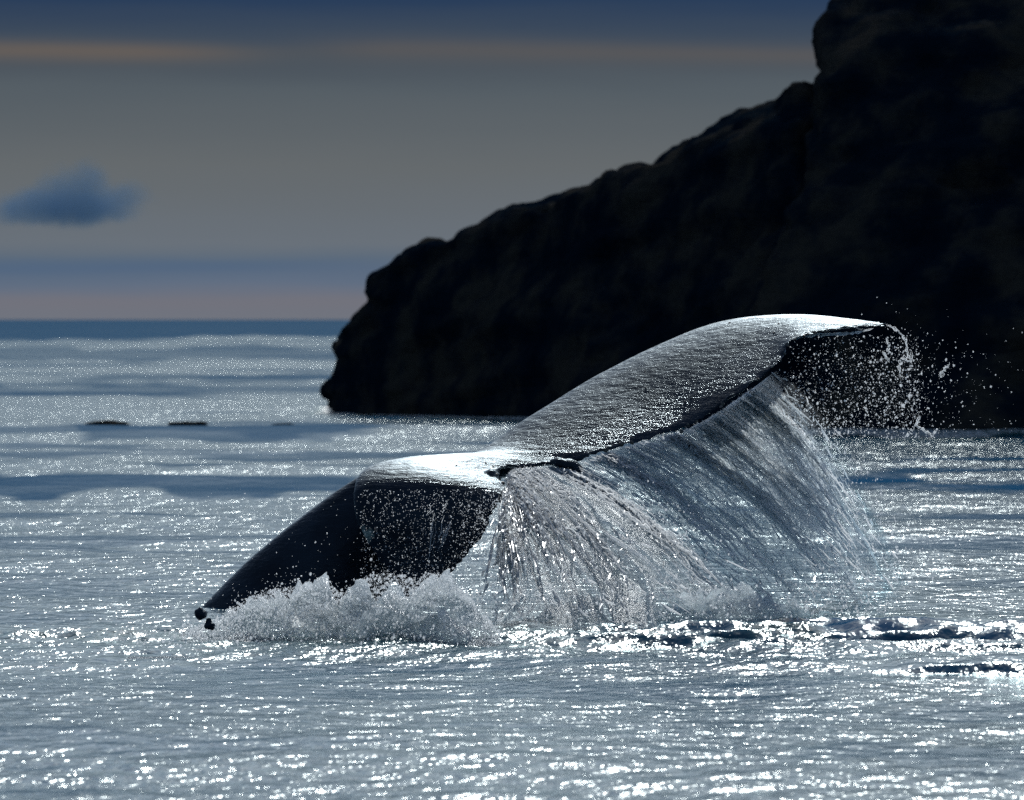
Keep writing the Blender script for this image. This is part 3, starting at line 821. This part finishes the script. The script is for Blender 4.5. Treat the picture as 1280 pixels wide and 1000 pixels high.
# ------------------------------------------------------------------ heap of white water in front of the tail stock
def build_splash():
    crest = np.array([(180, 800), (235, 790), (280, 772), (315, 748), (350, 738), (392, 735), (410, 733), (426, 744), (448, 737), (456, 723), (482, 719), (505, 722), (522, 730), (532, 719), (562, 722), (580, 738), (598, 762), (622, 790), (660, 808)], float)
    d0 = 46.1
    cx = (crest[:, 0] - 640) / F * d0; cz = EYE + (HOR - crest[:, 1]) / F * d0
    nx, ny = 360, 110
    x = np.linspace(cx[0], cx[-1], nx); H = np.maximum(np.interp(x, cx, cz), 0.0)
    V, Q, Dp, off = [], [], [], 0
    for L, (dy_, hs) in enumerate(((0.0, 1.0), (-0.45, 0.42))):
        tt = np.concatenate([np.linspace(-1.4, -0.42, 24), np.linspace(-0.40, 0.12, ny - 24)])
        X = np.repeat(x[None], ny, 0); T = np.repeat(tt[:, None], nx, 1)
        cen = 46.0 + dy_ + 0.35 * noise(X * 0.9, 0.0, s=601 + L) + 0.2 * noise(X * 2.3, 0, s=612 + L)
        prof = np.exp(-(np.abs(T) / 0.17) ** 2.2) * 0.86 + 0.14 * np.exp(-(T / 0.9) ** 2)
        Hh = (H * hs * (1 + 0.22 * noise(x * 4, L, s=630) + (0.25 * noise(x * 1.7, L, s=633) if L else 0)))[None]
        Z = Hh * prof
        rag = 1 - np.abs(fbm(X * 2.6, T * 2.2, L, s=605, o=5, g=0.6))
        Z += (0.13 * (rag - 0.62) + 0.03 * fbm(X * 9, T * 9, L, s=611, o=3)) * np.clip(Z * 2.2, 0, 0.45)
        top = smooth01((T + 0.35) / 0.5)
        Z += 0.05 * fbm(X * 13, L * 3.3, s=615, o=4, g=0.65) * top * np.clip(H * 3, 0, 1)[None]
        w_ = np.clip(Z * 4, 0, 1)
        X2 = X + 0.05 * fbm(X * 4, T * 4, Z * 4, 621 + L, 3) * w_; Y2 = cen + T + (0.10 * fbm(X * 4, T * 4, Z * 4, 631 + L, 3) + 0.02 * fbm(X * 11, T * 9, Z * 9, 641 + L, 3)) * w_
        V.append(np.stack([X2, Y2, Z - 0.03], -1).reshape(-1, 3)); Q.append(grid_quads(ny, nx) + off); off += nx * ny
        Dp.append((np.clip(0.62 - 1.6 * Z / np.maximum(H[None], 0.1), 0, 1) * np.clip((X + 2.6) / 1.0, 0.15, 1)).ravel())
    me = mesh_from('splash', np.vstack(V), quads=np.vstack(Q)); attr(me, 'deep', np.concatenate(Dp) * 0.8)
    o = put('splash', me, M_SPLASH); tag(o, 'heap of churned white water hiding the foot of the tail', 'splash', 'stuff')
    # froth: beads thick over the whole heap
    gf = np.random.default_rng(95); n = 9000
    px = gf.uniform(235, 625, n); kc = np.interp(px, crest[:, 0], crest[:, 1]); py = kc + (812 - kc) * gf.uniform(0, 1, n) ** 1.25 - 3
    P = np.array([at(a_, b_, 45.75 - 0.35 * q_ + c_) for a_, b_, q_, c_ in zip(px, py, gf.uniform(0, 1, n), gf.normal(0, 0.12, n))]); P[:, 2] = np.abs(P[:, 2])
    fr_o = put('froth', drops_mesh('froth', P, 0.002 + 0.008 * gf.uniform(0, 1, n) ** 4), M_DROP, o); fr_o['kind'] = 'stuff'
    gg = np.random.default_rng(91); n = 4200
    px = gg.uniform(225, 630, n); k = np.interp(px, crest[:, 0], crest[:, 1]); py = k + gg.normal(8, 12, n) + 30 * gg.uniform(0, 1, n) ** 3
    P = np.array([at(a, b, 46.0 + c) for a, b, c in zip(px, py, gg.normal(-0.1, 0.30, n))]); P[:, 2] = np.abs(P[:, 2])
    d = put('drops', drops_mesh('drops', P, 0.0022 + 0.011 * gg.uniform(0, 1, n) ** 5), M_DROP, o); d['kind'] = 'stuff'
    n = 900; px = gg.uniform(140, 620, n); py = gg.normal(803, 11, n)
    P = np.array([at(a, b, 45.2 + c) for a, b, c in zip(px, py, gg.normal(0, 0.5, n))]); P[:, 2] = np.abs(P[:, 2]) + 0.02
    d = put('drops', drops_mesh('drops', P, 0.0025 + 0.010 * gg.uniform(0, 1, n) ** 3), M_DROP, o); d['kind'] = 'stuff'
build_splash()

# foaming foot of the curtains
def build_foot():
    nx, ny = 300, 120
    x = np.linspace(-0.35, 3.25, nx); t0 = np.concatenate([np.linspace(-1.6, -0.6, 30), np.linspace(-0.58, 0.12, ny - 30)])
    X = np.repeat(x[None], ny, 0)
    line = 47.5 + 1.5 * smooth01((X - 1.2) / 1.6)
    Y = line + t0[:, None] + 0.25 * noise(X * 1.5, 0, s=702)
    H = 0.26 * (1 + 0.5 * noise(X * 1.1, 0, s=711)) * smooth01((X + 0.3) / 0.8) * smooth01((3.2 - X) / 0.9)
    t = Y - line - 0.25 * noise(X * 1.5, 0, s=702)
    Z = H * (0.8 * np.exp(-(np.abs(t) / 0.18) ** 2.2) + 0.2 * np.exp(-(t / 0.8) ** 2)) * (0.55 + 0.55 * (1 - np.abs(fbm(X * 2.4, Y * 2, s=705, o=5, g=0.6)))) + 0.05 * fbm(X * 10, Y * 10, s=707, o=3) * np.exp(-(t / 0.9) ** 2) - 0.06
    me = mesh_from('splash', np.stack([X, Y, Z], -1).reshape(-1, 3), quads=grid_quads(ny, nx))
    attr(me, 'deep', np.clip(0.85 - 2.2 * Z / 0.3, 0, 1) * 0.8 + 0.15)
    o = put('splash', me, M_SPLASH); tag(o, 'low foaming water where the falling curtains strike the sea', 'splash', 'stuff')
    gg = np.random.default_rng(97); n = 2600
    P = np.stack([gg.uniform(-0.4, 3.3, n), gg.normal(47.9, 0.9, n), np.abs(gg.normal(0.12, 0.16, n))], 1)
    P[:, 1] += 0.9 * smooth01((P[:, 0] - 1.2) / 1.6)
    d = put('drops', drops_mesh('drops', P, 0.0025 + 0.010 * gg.uniform(0, 1, n) ** 3), M_DROP, o); d['kind'] = 'stuff'
build_foot()

for i, (px, py, sx, sz, lab) in enumerate(((262, 781, 0.040, 0.042, 'small round dark lump tossed up in the white water below the tail stock'), (251, 767, 0.050, 0.045, 'squarish dark lump where the tail stock enters the sea'))):
    o = put('dark_lump', lump_mesh('dark_lump', sx, 0.05, sz, 330 + i), M_WHALE); o.location = at(px, py, 45.0)
    tag(o, lab, 'lump', 'thing', 'dark lumps at the left end of the splash')

# ------------------------------------------------------------------ the small cloud
def build_cloud():
    D0 = 7000.0
    bm_all = []
    for px, py, rx, rz in ((85, 258, 92, 34), (60, 262, 70, 30), (98, 236, 54, 40), (146, 246, 52, 27), (25, 266, 44, 24), (108, 270, 66, 26)):
        bm = bmesh.new(); bmesh.ops.create_icosphere(bm, subdivisions=3, radius=1.0)
        c = at(px, py, D0); s = D0 / F
        for v in bm.verts: v.co = Vector((c[0] + v.co.x * rx * s * 1.25, c[1] + v.co.y * rx * s * 1.2, c[2] + v.co.z * rz * s * 1.35))
        bm_all.append(bm)
    me = remesh(join_bms(bm_all), 4.0)
    relax(me, 3)
    m, t, o = new_mat('cloud_vapour')
    geo = N(t, 'ShaderNodeNewGeometry').outputs['Position']
    s = D0 / F
    parts_ = []
    for px, py, rx, rz, k_ in ((84, 258, 100, 26, 1.1), (98, 238, 52, 36, 1.1), (142, 246, 52, 20, 0.9), (28, 266, 48, 18, 0.9)):
        mpn = N(t, 'ShaderNodeMapping', vector_type='TEXTURE'); mpn.inputs['Location'].default_value = at(px, py, D0); mpn.inputs['Scale'].default_value = (rx * s * 1.15, rx * s, rz * s * 1.25)
        t.links.new(geo, mpn.inputs[0])
        ln = N(t, 'ShaderNodeVectorMath', operation='LENGTH'); t.links.new(mpn.outputs[0], ln.inputs[0])
        parts_.append(mathn(t, 'MULTIPLY_ADD', ln.outputs['Value'], -k_, k_))
    dd = parts_[0]
    for q_ in parts_[1:]: dd = mathn(t, 'SMOOTH_MAX', dd, q_, 0.2)
    nn_ = noise_tex(t, geo, 0.030, 6.0, 0.6)
    dd = mathn(t, 'ADD', dd, mathn(t, 'MULTIPLY_ADD', nn_, 1.5, -0.82))
    dd = maprange(t, dd, 0.0, 0.55, smooth=True)
    pv = N(t, 'ShaderNodeVolumePrincipled'); pv.inputs['Color'].default_value = (0.13, 0.18, 0.26, 1)
    pv.inputs['Absorption Color'].default_value = (0.12, 0.29, 0.50, 1); pv.inputs['Anisotropy'].default_value = 0.0
    t.links.new(mathn(t, 'MULTIPLY', dd, 0.026), pv.inputs['Density'])
    t.links.new(pv.outputs[0], o.inputs['Volume'])
    ob = put('cloud', me, m); tag(ob, 'small dark blue cloud hanging alone over the horizon', 'cloud', 'thing')
build_cloud()
